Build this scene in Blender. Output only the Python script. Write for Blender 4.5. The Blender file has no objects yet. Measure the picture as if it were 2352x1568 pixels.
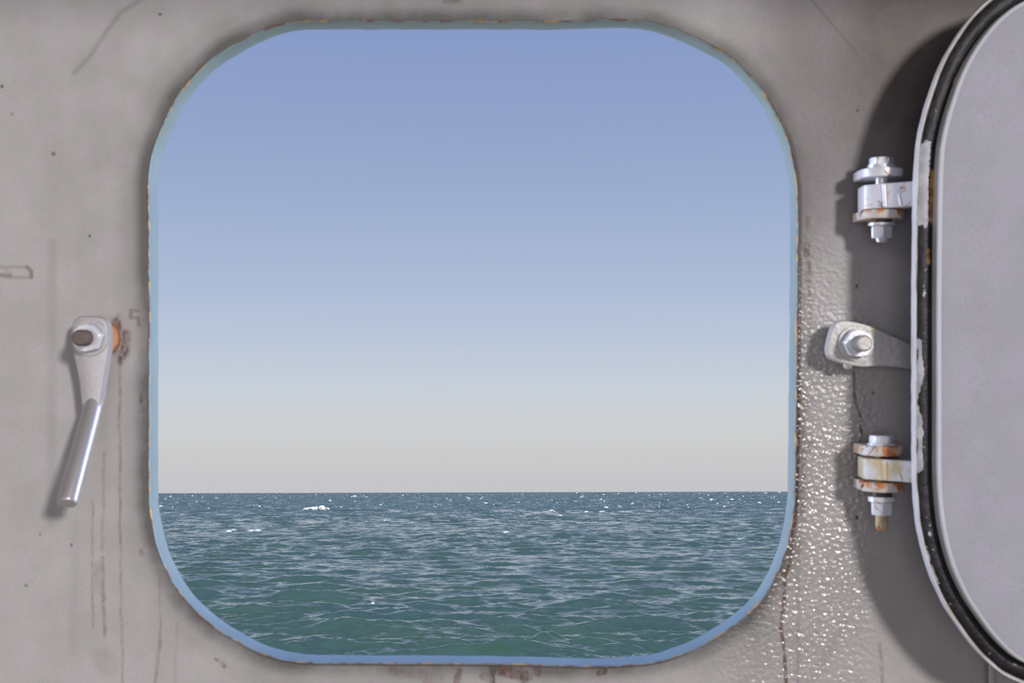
import bpy, bmesh, math, random
import numpy as np
from mathutils import Vector, Matrix, noise as mnoise

random.seed(7)
rng = np.random.default_rng(11)
SC = bpy.context.scene
COL = SC.collection

# ------------------------------------------------------------------ camera frame
D = 1.045                      # camera to bulkhead
FPX = 3267.0                   # 50 mm on a 36 mm sensor over 2352 px
S = D / FPX                    # metres per photo pixel on the bulkhead plane
EYE = 11.0                      # eye height above the sea
PITCH = math.radians(6.04)     # the ship leans, camera square to its side
ROLL = math.radians(0.16)
M_SHIP = (Matrix.Translation((0, 0, EYE)) @ Matrix.Rotation(PITCH, 4, 'X')
          @ Matrix.Rotation(ROLL, 4, 'Y') @ Matrix.Translation((0, D, 0)))

def P(px, py, h=0.0):
    """point on the photo's line of sight at height h in front of the bulkhead (ship frame)"""
    k = (D - h) / D
    return Vector(((px - 1176) * S * k, -h, (784 - py) * S * k))

cam_d = bpy.data.cameras.new('camera'); cam = bpy.data.objects.new('camera', cam_d)
COL.objects.link(cam); SC.camera = cam
cam_d.lens = 50; cam_d.sensor_width = 36; cam_d.clip_start = 0.02; cam_d.clip_end = 60000
cam_d.dof.use_dof = True; cam_d.dof.focus_distance = 80; cam_d.dof.aperture_fstop = 36
cam.matrix_world = M_SHIP @ Matrix.Translation((0, -D, 0)) @ Matrix.Rotation(math.pi / 2, 4, 'X')

vs = SC.view_settings
vs.view_transform = 'Standard'; vs.look = 'None'; vs.gamma = 1; vs.use_curve_mapping = False
vs.exposure = 0.0
SC.cycles.use_denoising = True
SC.cycles.max_bounces = 6; SC.cycles.diffuse_bounces = 4
SC.cycles.sample_clamp_indirect = 8

def lin(r, g, b):
    f = lambda c: (c / 255 / 12.92) if c <= 10 else ((c / 255 + 0.055) / 1.055) ** 2.4
    return (f(r), f(g), f(b), 1.0)

# ------------------------------------------------------------------ sky
SIDE_GAIN = 14.0
TOP_GAIN = 4.5
world = bpy.data.worlds.new('sky'); SC.world = world; world.use_nodes = True
nt = world.node_tree; nt.nodes.clear()
tc = nt.nodes.new('ShaderNodeTexCoord')
sep = nt.nodes.new('ShaderNodeSeparateXYZ'); nt.links.new(tc.outputs['Generated'], sep.inputs[0])
ramp = nt.nodes.new('ShaderNodeValToRGB'); nt.links.new(sep.outputs['Z'], ramp.inputs[0])
stops = [(-0.02, (192, 193, 198)), (0.002, (197, 197, 201)), (0.012, (200, 199, 202)), (0.026, (203, 203, 204)),
         (0.046, (205, 208, 210)), (0.07, (200, 208, 217)), (0.10, (189, 200, 218)), (0.135, (176, 190, 216)),
         (0.19, (160, 177, 209)), (0.25, (146, 164, 202)), (0.315, (136, 155, 200)),
         (0.55, (112, 135, 184)), (1.0, (112, 136, 188))]
el = ramp.color_ramp.elements
el[0].position = 0; el[0].color = lin(*stops[1][1]); el[1].position = 1; el[1].color = lin(*stops[-1][1])
for p, c in stops[2:-1]:
    e = el.new(p); e.color = lin(*c)
ab = nt.nodes.new('ShaderNodeMath'); ab.operation = 'ABSOLUTE'; nt.links.new(sep.outputs['X'], ab.inputs[0])
mr = nt.nodes.new('ShaderNodeMapRange'); mr.interpolation_type = 'SMOOTHSTEP'
nt.links.new(ab.outputs[0], mr.inputs[0])
mr.inputs[1].default_value = 0.68; mr.inputs[2].default_value = 0.94
mr.inputs[3].default_value = 1.0; mr.inputs[4].default_value = SIDE_GAIN
bg = nt.nodes.new('ShaderNodeBackground'); out = nt.nodes.new('ShaderNodeOutputWorld')
m2 = nt.nodes.new('ShaderNodeMapRange'); m2.interpolation_type = 'SMOOTHSTEP'; nt.links.new(sep.outputs['Z'], m2.inputs[0])
m2.inputs[1].default_value = 0.45; m2.inputs[2].default_value = 1.0; m2.inputs[3].default_value = 1.0; m2.inputs[4].default_value = TOP_GAIN
mm = nt.nodes.new('ShaderNodeMath'); mm.operation = 'MULTIPLY'
nt.links.new(mr.outputs[0], mm.inputs[0]); nt.links.new(m2.outputs[0], mm.inputs[1])
nt.links.new(ramp.outputs[0], bg.inputs[0]); nt.links.new(mm.outputs[0], bg.inputs[1])
nt.links.new(bg.outputs[0], out.inputs[0])

# ------------------------------------------------------------------ lights
def light(name, kind, energy, color, **kw):
    d = bpy.data.lights.new(name, kind); d.energy = energy; d.color = color
    for k, v in kw.items(): setattr(d, k, v)
    o = bpy.data.objects.new(name, d); COL.objects.link(o); return o
def aim(o, src, dst):
    src, dst = Vector(src), Vector(dst)
    q = (dst - src).to_track_quat('-Z', 'Y')
    o.matrix_world = M_SHIP @ (Matrix.Translation(src) @ q.to_matrix().to_4x4())
sun = light('sun', 'SUN', 3.6, (1.0, 0.88, 0.70), angle=math.radians(0.6))      # low sun behind the ship, on the sea
sun.rotation_euler = (math.radians(58), 0, math.radians(-14))
key = light('cabin_lamp', 'AREA', 228, (1.0, 0.955, 0.93), shape='DISK', size=0.66)
aim(key, (2.55, -6.0, 1.5), (0.3, 0, 0))
fill = light('added_fill', 'AREA', 30, (0.92, 0.92, 1.0), shape='RECTANGLE', size=2.0, size_y=1.6)  # added soft fill for the ambient level, no doorway is built
aim(fill, (-0.6, -4.6, 0.0), (0.1, 0, 0))

# ------------------------------------------------------------------ node helpers
class NB:
    def __init__(s, name):
        s.m = bpy.data.materials.new(name); s.m.use_nodes = True
        s.nt = s.m.node_tree; s.nt.nodes.clear()
        s.out = s.n('ShaderNodeOutputMaterial'); s.bsdf = s.n('ShaderNodeBsdfPrincipled')
        s.l(s.bsdf.outputs[0], s.out.inputs[0])
    def n(s, t): return s.nt.nodes.new(t)
    def l(s, a, b): s.nt.links.new(a, b)
    def set(s, sock, v):
        if hasattr(v, 'is_linked') or isinstance(v, bpy.types.NodeSocket): s.l(v, sock)
        else: sock.default_value = v
    def math(s, op, a, b=0.0, c=None, clamp=False):
        n = s.n('ShaderNodeMath'); n.operation = op; n.use_clamp = clamp
        s.set(n.inputs[0], a); s.set(n.inputs[1], b)
        if c is not None: s.set(n.inputs[2], c)
        return n.outputs[0]
    def coord(s):
        return s.n('ShaderNodeTexCoord').outputs['Object']
    def scale(s, v, xyz):
        n = s.n('ShaderNodeVectorMath'); n.operation = 'MULTIPLY'; s.l(v, n.inputs[0]); n.inputs[1].default_value = xyz
        return n.outputs[0]
    def noise(s, v, scale, detail=3, rough=0.55, dist=0.0, color=False):
        n = s.n('ShaderNodeTexNoise'); s.l(v, n.inputs['Vector'])
        n.inputs['Scale'].default_value = scale; n.inputs['Detail'].default_value = detail
        n.inputs['Roughness'].default_value = rough; n.inputs['Distortion'].default_value = dist
        return n.outputs['Color' if color else 'Fac']
    def ramp(s, v, a, b, lo=0.0, hi=1.0, smooth=True):
        n = s.n('ShaderNodeMapRange'); n.interpolation_type = 'SMOOTHSTEP' if smooth else 'LINEAR'
        s.l(v, n.inputs[0])
        for i, x in enumerate((a, b, lo, hi)): s.set(n.inputs[i + 1], x)
        return n.outputs[0]
    def mix(s, f, a, b, mode='MIX'):
        n = s.n('ShaderNodeMix'); n.data_type = 'RGBA'; n.blend_type = mode; n.clamp_factor = True
        s.set(n.inputs[0], f); s.set(n.inputs[6], a); s.set(n.inputs[7], b)
        return n.outputs[2]
    def bump(s, h, strength, dist, normal=None):
        n = s.n('ShaderNodeBump'); s.l(h, n.inputs['Height'])
        s.set(n.inputs['Strength'], strength); n.inputs['Distance'].default_value = dist
        if normal is not None: s.l(normal, n.inputs['Normal'])
        return n.outputs[0]
    def attr(s, name, out='Fac'):
        n = s.n('ShaderNodeAttribute'); n.attribute_name = name; return n.outputs[out]

def grain(b, v, col, amt=0.5, tone=0.5):
    """fine speckle and soft mottling of worn paint"""
    f = b.noise(v, 1150, 2, 0.7)
    c1 = b.mix(b.ramp(f, 0.25, 0.75, 0, 1, False), (1 - 0.30 * amt,) * 3 + (1,), (1 + 0.30 * amt,) * 3 + (1,))
    c = b.mix(1.0, col, c1, 'MULTIPLY')
    m = b.noise(v, 26, 5, 0.6)
    c = b.mix(b.ramp(m, 0.35, 0.65, 0, tone), c, b.mix(1.0, c, (0.86, 0.87, 0.84, 1), 'MULTIPLY'))
    m2 = b.noise(b.scale(v, (1.3, 1, 0.9)), 55, 4, 0.6)
    c = b.mix(b.ramp(m2, 0.42, 0.7, 0, tone), c, b.mix(1.0, c, (1.06, 0.98, 1.05, 1), 'MULTIPLY'))
    return c

RUST_DARK = lin(74, 44, 34); RUST_OR = lin(196, 118, 62); RUST_TAN = lin(208, 188, 148)

def paint(name, col, rough=0.4, rust=0.0, rust_or=0.5, tan=0.0, scale=60, bump=0.25, gr=0.5, metallic=0.0):
    b = NB(name); v = b.coord()
    c = grain(b, v, col, gr)
    if tan:
        c = b.mix(b.ramp(b.noise(v, scale * 1.2, 4, 0.6), 0.62 - 0.35 * tan, 0.80 - 0.35 * tan), c, RUST_TAN)
    if rust:
        n1 = b.noise(v, scale, 5, 0.65, 0.6)
        lo = 0.70 - 0.34 * rust
        rc = b.mix(b.ramp(b.noise(v, scale * 2.3, 3), 0.62 - rust_or * 0.3, 0.72 - rust_or * 0.3), RUST_DARK, RUST_OR)
        c = b.mix(b.ramp(n1, lo, lo + 0.09), c, rc)
    b.l(c, b.bsdf.inputs['Base Color'])
    b.bsdf.inputs['Roughness'].default_value = rough; b.bsdf.inputs['Metallic'].default_value = metallic
    b.l(b.bump(b.noise(v, 190, 4, 0.6), bump, 0.0012), b.bsdf.inputs['Normal'])
    return b.m

# stroke group : distance from a point to a 2-D segment -> soft mask
def stroke_group():
    g = bpy.data.node_groups.new('stroke', 'ShaderNodeTree')
    for nm, t in (('P', 'NodeSocketVector'), ('A', 'NodeSocketVector'), ('B', 'NodeSocketVector'),
                  ('W', 'NodeSocketFloat'), ('Soft', 'NodeSocketFloat'), ('Gain', 'NodeSocketFloat'), ('Prev', 'NodeSocketFloat')):
        g.interface.new_socket(nm, in_out='INPUT', socket_type=t)
    g.interface.new_socket('Mask', in_out='OUTPUT', socket_type='NodeSocketFloat')
    gi = g.nodes.new('NodeGroupInput'); go = g.nodes.new('NodeGroupOutput')
    def vm(op, a, b=None):
        n = g.nodes.new('ShaderNodeVectorMath'); n.operation = op
        g.links.new(a, n.inputs[0])
        if b is not None: g.links.new(b, n.inputs[3 if op == 'SCALE' else 1])
        return n
    # each stroke waits for the one before (keeps the shader's working set small)
    ma = g.nodes.new('ShaderNodeVectorMath'); ma.operation = 'MULTIPLY_ADD'
    g.links.new(gi.outputs['Prev'], ma.inputs[0]); ma.inputs[1].default_value = (1e-6, 1e-6, 1e-6); g.links.new(gi.outputs['P'], ma.inputs[2])
    pa = vm('SUBTRACT', ma.outputs[0], gi.outputs['A']).outputs[0]
    ba = vm('SUBTRACT', gi.outputs['B'], gi.outputs['A']).outputs[0]
    d1 = vm('DOT_PRODUCT', pa, ba).outputs['Value']; d2 = vm('DOT_PRODUCT', ba, ba).outputs['Value']
    dv = g.nodes.new('ShaderNodeMath'); dv.operation = 'DIVIDE'; dv.use_clamp = True
    g.links.new(d1, dv.inputs[0]); g.links.new(d2, dv.inputs[1])
    pr = vm('SCALE', ba, dv.outputs[0]).outputs[0]
    ds = vm('DISTANCE', pa, pr).outputs['Value']
    ad = g.nodes.new('ShaderNodeMath'); ad.operation = 'ADD'
    g.links.new(gi.outputs['W'], ad.inputs[0]); g.links.new(gi.outputs['Soft'], ad.inputs[1])
    mr = g.nodes.new('ShaderNodeMapRange'); mr.interpolation_type = 'SMOOTHSTEP'
    g.links.new(ds, mr.inputs[0]); g.links.new(gi.outputs['W'], mr.inputs[1]); g.links.new(ad.outputs[0], mr.inputs[2])
    g.links.new(gi.outputs['Gain'], mr.inputs[3]); mr.inputs[4].default_value = 0
    mx = g.nodes.new('ShaderNodeMath'); mx.operation = 'MAXIMUM'
    g.links.new(mr.outputs[0], mx.inputs[0]); g.links.new(gi.outputs['Prev'], mx.inputs[1])
    g.links.new(mx.outputs[0], go.inputs[0])
    return g
STROKE = stroke_group()

def strokes(b, pvec, segs):
    """segs: (ax, ay, bx, by, width, soft, gain) in photo pixels -> max mask"""
    cur = None
    for ax, ay, bx, by, w, so, ga in segs:
        n = b.n('ShaderNodeGroup'); n.node_tree = STROKE
        b.l(pvec, n.inputs['P'])
        n.inputs['A'].default_value = (ax, 0, ay); n.inputs['B'].default_value = (bx, 0, by)
        n.inputs['W'].default_value = w; n.inputs['Soft'].default_value = so; n.inputs['Gain'].default_value = ga
        if cur is None: n.inputs['Prev'].default_value = 0.0
        else: b.l(cur, n.inputs['Prev'])
        cur = n.outputs[0]
    return cur

def poly_segs(pts, w, so, ga):
    return [(pts[i][0], pts[i][1], pts[i + 1][0], pts[i + 1][1], w, so, ga) for i in range(len(pts) - 1)]

# ------------------------------------------------------------------ object helpers
def tagged(o, label=None, cat=None, group=None, kind=None):
    if label: o['label'] = label
    if cat: o['category'] = cat
    if group: o['group'] = group
    if kind: o['kind'] = kind
    return o
def thing(name, at, label, cat, group=None):
    o = bpy.data.objects.new(name, None); COL.objects.link(o); o.empty_display_size = 0.02
    o.matrix_world = M_SHIP @ Matrix.Translation(at); o['_at'] = tuple(at)
    return tagged(o, label, cat, group)
def mesh_obj(name, bm, mat, parent=None, smooth=35, sub=None):
    bmesh.ops.recalc_face_normals(bm, faces=bm.faces)
    me = bpy.data.meshes.new(name)
    if parent is not None:
        at = Vector(parent['_at']); bm.transform(Matrix.Translation(-at))
    bm.to_mesh(me); bm.free()
    me.materials.append(mat)
    for p in me.polygons: p.use_smooth = True
    o = bpy.data.objects.new(name, me); COL.objects.link(o)
    if parent is not None:
        o.parent = parent; o['_at'] = parent['_at']
    else: o.matrix_world = M_SHIP
    if smooth is not None:
        me.set_sharp_from_angle(angle=math.radians(smooth))
    return o
def bevel(bm, w, seg=2, ang=25):
    es = [e for e in bm.edges if len(e.link_faces) == 2 and e.calc_face_angle(0) > math.radians(ang)]
    if es: bmesh.ops.bevel(bm, geom=es, offset=w, segments=seg, affect='EDGES', profile=0.6, clamp_overlap=True)
def extrude_poly(pts_a, pts_b):
    """closed prism between two equal-length loops"""
    bm = bmesh.new(); a = [bm.verts.new(p) for p in pts_a]; b = [bm.verts.new(p) for p in pts_b]
    n = len(a)
    for i in range(n): bm.faces.new((a[i], a[(i + 1) % n], b[(i + 1) % n], b[i]))
    bm.faces.new(a[::-1]); bm.faces.new(b)
    bmesh.ops.recalc_face_normals(bm, faces=bm.faces)
    return bm
def cyl(bm, p0, p1, r0, r1=None, n=24, ends=True, prof=None):
    p0, p1 = Vector(p0), Vector(p1); r1 = r0 if r1 is None else r1
    ax = (p1 - p0).normalized(); u = ax.orthogonal().normalized(); w = ax.cross(u)
    prof = prof or [(0, r0), (1, r1)]
    rings = []
    for t, r in prof:
        c = p0.lerp(p1, t)
        rings.append([bm.verts.new(c + (u * math.cos(a) + w * math.sin(a)) * r) for a in [2 * math.pi * i / n for i in range(n)]])
    for k in range(len(rings) - 1):
        for i in range(n):
            bm.faces.new((rings[k][i], rings[k][(i + 1) % n], rings[k + 1][(i + 1) % n], rings[k + 1][i]))
    if ends: bm.faces.new(rings[0][::-1]); bm.faces.new(rings[-1])
def hexnut(c0, c1, rad, twist=0.0, cham=0.12):
    """hexagonal nut or bolt head with chamfered corners"""
    bm = bmesh.new(); c0, c1 = Vector(c0), Vector(c1); ax = (c1 - c0).normalized()
    ref = Vector((0, 0, 1)) if abs(ax.z) < 0.9 else Vector((1, 0, 0))
    u = (ref - ax * ref.dot(ax)).normalized(); w = ax.cross(u)
    L = (c1 - c0).length; rings = []
    n = 48
    for t, cut in ((0, 0.93), (cham, 1.0), (1 - cham, 1.0), (1, 0.90)):
        ring = []
        for i in range(n):
            a = 2 * math.pi * i / n
            m = (a + math.pi / 6) % (math.pi / 3) - math.pi / 6
            r = rad * math.cos(math.pi / 6) / math.cos(m)
            r = min(r, rad * (cut if cut < 1 else 1.01) if cut >= 1 else rad * cut)
            an = a + twist
            ring.append(bm.verts.new(c0.lerp(c1, t) + (u * math.cos(an) + w * math.sin(an)) * r))
        rings.append(ring)
    for k in range(3):
        for i in range(n): bm.faces.new((rings[k][i], rings[k][(i + 1) % n], rings[k + 1][(i + 1) % n], rings[k + 1][i]))
    bm.faces.new(rings[0][::-1]); bm.faces.new(rings[-1])
    return bm
def spline(pts, closed=False, step=8.0):
    """Catmull-Rom through 2-D points, resampled evenly"""
    n = len(pts); out = []
    rngi = range(n) if closed else range(n - 1)
    for i in rngi:
        p1, p2 = pts[i], pts[(i + 1) % n]
        p0 = pts[(i - 1) % n] if (closed or i > 0) else p1
        p3 = pts[(i + 2) % n] if (closed or i + 2 < n) else p2
        P0, P1, P2, P3 = map(lambda q: np.array(q, float), (p0, p1, p2, p3))
        # centripetal
        def kn(ti, a, b): return ti + max(np.linalg.norm(b - a), 1e-6) ** 0.5
        t0 = 0.0; t1 = kn(t0, P0, P1); t2 = kn(t1, P1, P2); t3 = kn(t2, P2, P3)
        m = max(2, int(np.linalg.norm(P2 - P1) / 3))
        for t in np.linspace(t1, t2, m, endpoint=False):
            A1 = (t1 - t) / (t1 - t0) * P0 + (t - t0) / (t1 - t0) * P1
            A2 = (t2 - t) / (t2 - t1) * P1 + (t - t1) / (t2 - t1) * P2
            A3 = (t3 - t) / (t3 - t2) * P2 + (t - t2) / (t3 - t2) * P3
            B1 = (t2 - t) / (t2 - t0) * A1 + (t - t0) / (t2 - t0) * A2
            B2 = (t3 - t) / (t3 - t1) * A2 + (t - t1) / (t3 - t1) * A3
            out.append((t2 - t) / (t2 - t1) * B1 + (t - t1) / (t2 - t1) * B2)
    if not closed: out.append(np.array(pts[-1], float))
    q = np.array(out)
    if closed: q = np.vstack([q, q[:1]])
    d = np.r_[0, np.cumsum(np.linalg.norm(np.diff(q, axis=0), axis=1))]
    m = int(d[-1] / step); tt = np.linspace(0, d[-1], m, endpoint=not closed)
    return np.c_[np.interp(tt, d, q[:, 0]), np.interp(tt, d, q[:, 1])]
def normals2d(c):
    t = np.roll(c, -2, 0) - np.roll(c, 2, 0); t /= np.linalg.norm(t, axis=1)[:, None]
    n = np.c_[t[:, 1], -t[:, 0]]
    ctr = c.mean(0)
    if ((n * (ctr - c)).sum(1)).mean() < 0: n = -n
    for _ in range(4): n = (np.roll(n, 1, 0) + 2 * n + np.roll(n, -1, 0)) / 4
    return n / np.linalg.norm(n, axis=1)[:, None]          # inward

# ------------------------------------------------------------------ the window opening (photo pixels on the bulkhead)
WIN = [(343,500),(342,424),(348,367),(364,316),(386,266),(415,214),(447,176),(488,137),(539,104),(603,73),(640,60),(682,51.5),
       (760,50.5),(900,51),(1050,51),(1200,51.5),(1330,50),(1380,48.5),(1432,48),(1472,50.5),(1512,58),(1569,76.5),(1623,102),(1671,129.5),
       (1704,158),(1738,196),(1767,236),(1790,281),(1808,326),(1821,376),(1828,430),(1830,500),(1829.5,620),(1828,760),(1826.5,900),(1825.5,1000),
       (1824,1100),(1822,1160),(1816,1206),(1805,1258),(1790,1298),(1772,1337),(1748,1375),(1719,1407),(1686,1434),(1643,1462),
       (1598,1486),(1554,1504),(1509,1518),(1449,1525),(1390,1528),(1300,1527.5),(1200,1524),(1100,1523),(900,1521.5),(820,1521.5),(748,1521),
       (690,1518.5),(643,1511.5),(604,1500),(569,1484),(527,1461),(491,1437),(455,1407),(425,1375),(398,1337),(378,1297),(363,1255),
       (354,1216),(346.5,1175),(344,1120),(344,1000),(344.5,850),(344.5,700),(343.5,600)]
win = spline(WIN, True, 6.0)
wn = normals2d(win)
NW = len(win)

def to3(c, h=0.0, true=False):
    """2-D photo px -> ship frame; true=True takes bulkhead-plane px without perspective"""
    k = 1.0 if true else (D - h) / D
    return [((x - 1176) * S * k, -h, (784 - y) * S * k) for x, y in c]

# bulkhead material ---------------------------------------------------------
def wall_material():
    b = NB('worn_grey_paint'); v = b.coord()
    mp = b.n('ShaderNodeVectorMath'); mp.operation = 'MULTIPLY_ADD'; b.l(v, mp.inputs[0])
    mp.inputs[1].default_value = (1 / S, 0, -1 / S); mp.inputs[2].default_value = (1176, 0, 784)
    px = mp.outputs[0]
    wob = b.noise(v, 42, 3, 0.6, color=True)
    w1 = b.n('ShaderNodeVectorMath'); w1.operation = 'SUBTRACT'; b.l(wob, w1.inputs[0]); w1.inputs[1].default_value = (.5, .5, .5)
    w2 = b.n('ShaderNodeVectorMath'); w2.operation = 'MULTIPLY'; b.l(w1.outputs[0], w2.inputs[0]); w2.inputs[1].default_value = (15, 0, 8)
    w3 = b.n('ShaderNodeVectorMath'); w3.operation = 'ADD'; b.l(px, w3.inputs[0]); b.l(w2.outputs[0], w3.inputs[1])
    pw = w3.outputs[0]
    c = grain(b, v, lin(209, 206, 207), 0.8, 0.6)
    # broad vertical weathering
    c = b.mix(b.ramp(b.noise(b.scale(v, (1, 1, 0.12)), 30, 3), 0.5, 0.72, 0, 0.30), c, b.mix(1, c, (0.84, 0.85, 0.83, 1), 'MULTIPLY'))
    brk = b.ramp(b.noise(v, 130, 3, 0.6), 0.33, 0.62)
    brk2 = b.ramp(b.noise(b.scale(v, (1, 1, 0.45)), 210, 3, 0.7), 0.40, 0.60)
    sepx = b.n('ShaderNodeSeparateXYZ'); b.l(px, sepx.inputs[0])
    # dark halo beside the bright opening, shade put into the wall colour
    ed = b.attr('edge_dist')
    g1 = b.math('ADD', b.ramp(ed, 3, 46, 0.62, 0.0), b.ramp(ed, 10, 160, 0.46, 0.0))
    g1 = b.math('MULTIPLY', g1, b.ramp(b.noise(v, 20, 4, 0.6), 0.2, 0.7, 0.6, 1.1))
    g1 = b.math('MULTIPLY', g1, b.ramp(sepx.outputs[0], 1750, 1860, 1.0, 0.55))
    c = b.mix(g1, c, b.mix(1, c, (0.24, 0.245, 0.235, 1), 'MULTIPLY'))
    # bare rusty line on the cut edge
    g2 = b.math('MULTIPLY', b.ramp(ed, 1.5, 8, 1, 0), b.ramp(b.noise(v, 18, 3), 0.36, 0.5))
    c = b.mix(b.math('MULTIPLY', g2, 0.8), c, lin(72, 56, 54))
    rline = b.math('MULTIPLY', b.ramp(ed, 9, 15, 1, 0), b.ramp(sepx.outputs[0], 1700, 1800))
    rline = b.math('MULTIPLY', rline, b.math('MULTIPLY', b.ramp(sepx.outputs[2], 240, 330), b.ramp(sepx.outputs[2], 1150, 1350, 1, 0)))
    c = b.mix(b.math('MULTIPLY', rline, 0.92), c, lin(78, 62, 66))
    bline = b.math('MULTIPLY', b.ramp(ed, 5, 9, 1, 0), b.ramp(sepx.outputs[2], 1480, 1515))
    c = b.mix(b.math('MULTIPLY', bline, 0.85), c, lin(66, 54, 52))
    # ochre run-off
    oc = strokes(b, pw, [(275, 830, 276, 1250, 1.5, 4, 0.5), (276, 1250, 282, 1568, 1.5, 4, 0.36),
                         (240, 1040, 234, 1260, 1.5, 5, 0.32), (236, 1280, 240, 1460, 2.5, 4, 0.5), (212, 1150, 213, 1440, 1, 4, 0.4),
                         (225, 1300, 227, 1350, 6, 14, 0.28), (366, 1320, 368, 1470, 1, 4, 0.35), (368, 1470, 357, 1568, 2, 5, 0.45),
                         (405, 1430, 403, 1568, 1, 5, 0.2), (323, 1266, 325, 1272, 2, 7, 0.5), (235, 1510, 250, 1530, 10, 25, 0.2),
                         (1858, 600, 1861, 770, 1.5, 5, 0.6), (2022, 1480, 2026, 1568, 2, 5, 0.45), (1835, 1240, 1832, 1568, 1, 6, 0.3),
                         (1845, 900, 1843, 1190, 2, 6, 0.45), (1842, 880, 1852, 930, 2, 5, 0.4), (1865, 1010, 1845, 1060, 2, 6, 0.35),
                         (1945, 1420, 1890, 1520, 6, 9, 0.14)])
    c = b.mix(b.math('MULTIPLY', oc, b.math('ADD', b.math('MULTIPLY', brk, 0.6), 0.4)), c, lin(124, 104, 66))
    so = b.math('MULTIPLY', b.ramp(b.math('ADD', sepx.outputs[0], b.math('MULTIPLY', b.noise(v, 14, 3), 160)), 1930, 2130), b.ramp(b.math('ADD', sepx.outputs[2], b.math('MULTIPLY', b.noise(v, 18, 3), 200)), 250, 620, 1, 0))  # brown stain at upper right, with soft shade put into its colour
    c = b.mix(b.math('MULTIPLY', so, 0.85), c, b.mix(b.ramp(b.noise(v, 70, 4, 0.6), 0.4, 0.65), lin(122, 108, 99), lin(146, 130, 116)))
    wd = b.math('MULTIPLY', b.ramp(b.math('ADD', sepx.outputs[0], b.math('MULTIPLY', b.noise(v, 9, 3), 200)), 1680, 1960), b.ramp(b.math('ADD', sepx.outputs[2], b.math('MULTIPLY', b.noise(v, 12, 4), 500)), 560, 1150, 1, 0))  # soft shade over the upper right wall, painted into the colour
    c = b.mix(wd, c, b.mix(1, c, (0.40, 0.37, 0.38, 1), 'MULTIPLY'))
    # letter-like ochre mark and the capsule shaped scar on the left
    mk = strokes(b, px, [(300, 713, 318, 713, 2, 4, 0.38), (301, 713, 300, 730, 2.5, 4, 0.5), (301, 731, 316, 729, 2, 4, 0.38), (317, 731, 319, 745, 2.5, 4, 0.5)])
    mk = b.math('MAXIMUM', mk, strokes(b, px, [(-20, 613, 62, 613, 1.5, 4, 0.28), (62, 613, 71, 622, 2.5, 4, 0.55), (71, 622, 72, 636, 3, 4, 0.55),
                         (72, 637, 20, 637, 1.5, 5, 0.28), (24, 634, 4, 632, 2.5, 5, 0.5), (4, 632, -10, 628, 2.5, 5, 0.4), (12, 618, 26, 632, 2.0, 5, 0.2)]))
    c = b.mix(mk, c, lin(104, 80, 46))
    # red-brown rust
    ru = strokes(b, pw, [(268, 738, 270, 752, 4, 12, 0.85), (275, 722, 272, 735, 1, 7, 0.5), (288, 770, 284, 812, 4, 16, 0.85), (262, 765, 268, 800, 6, 24, 0.5),
                         (277, 818, 275, 832, 2, 9, 0.8), (324, 908, 324, 922, 1.5, 5, 0.7), (1853, 560, 1853, 588, 4, 6, 0.85),
                         (1854, 500, 1854, 518, 2, 6, 0.6), (1860, 590, 1856, 640, 3, 9, 0.35)])
    ru = b.math('MAXIMUM', ru, strokes(b, pw, [(1050, 1556, 1050, 1568, 3, 8, 0.7), (1056, 1540, 1052, 1560, 3, 7, 0.8), (1112, 1553, 1122, 1556, 6, 8, 0.55),
                         (1131, 1530, 1131, 1568, 4, 7, 0.95), (1140, 1534, 1205, 1552, 9, 10, 0.8), (1200, 1530, 1202, 1568, 4, 8, 0.6),
                         (1232, 1532, 1234, 1546, 4, 8, 0.6), (1376, 1546, 1388, 1540, 4, 7, 0.8), (985, 1556, 980, 1568, 6, 12, 0.35),
                         (900, 1530, 908, 1545, 3, 8, 0.5), (510, 1522, 515, 1528, 2, 6, 0.6), (497, 1512, 500, 1514, 2, 5, 0.5),
                         (1030, -6, 1052, -6, 8, 14, 0.5), (905, 1540, 1010, 1560, 2, 18, 0.25)]))
    ru = b.math('MULTIPLY', ru, b.math('ADD', b.math('MULTIPLY', brk2, 0.6), 0.45, clamp=True))
    c = b.mix(ru, c, b.mix(b.ramp(b.noise(v, 170, 2), 0.45, 0.62), lin(52, 36, 32), lin(112, 62, 44)))
    # thin reddish drips under the right clip and below the opening's corner
    rd = strokes(b, px, poly_segs([(1961, 842), (1962, 900), (1965, 925), (1976, 955), (1979, 1000), (1974, 1020)], 1.2, 4, 0.75)
                 + poly_segs([(1822, 1205), (1815, 1290), (1803, 1322), (1800, 1390), (1793, 1440), (1800, 1478), (1806, 1568)], 1.8, 4.5, 0.85)
                 + [(1827, 1180, 1820, 1240, 3, 7, 0.5), (1801, 1320, 1800, 1332, 4, 5, 0.9), (1800, 1380, 1799, 1390, 4, 5, 0.6)])
    c = b.mix(b.math('MULTIPLY', rd, b.math('ADD', b.math('MULTIPLY', brk, 0.5), 0.5)), c, lin(108, 74, 48))
    # pits, scratches
    pt = strokes(b, px, [(4, 198, 5, 199, 2, 3, .7), (367, 33, 368, 33, 2, 3, .7), (122, 353, 123, 353, 2.5, 4, .6), (206, 541, 206, 543, 1.5, 3, .7),
                         (1969, 253, 1970, 254, 2, 3, .9), (1968, 655, 1968, 658, 1.5, 3, .8), (1969, 1186, 1969, 1190, 2.5, 3, .8), (2005, 902, 2006, 903, 2, 3, .6),
                         (164, 1250, 164, 1252, 1.5, 3, .6), (60, 1344, 60, 1344, 2, 4, .5), (92, 1227, 92, 1227, 1.5, 3, .5), (28, 261, 28, 262, 2, 4, .35)])
    c = b.mix(pt, c, lin(52, 44, 42))
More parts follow.
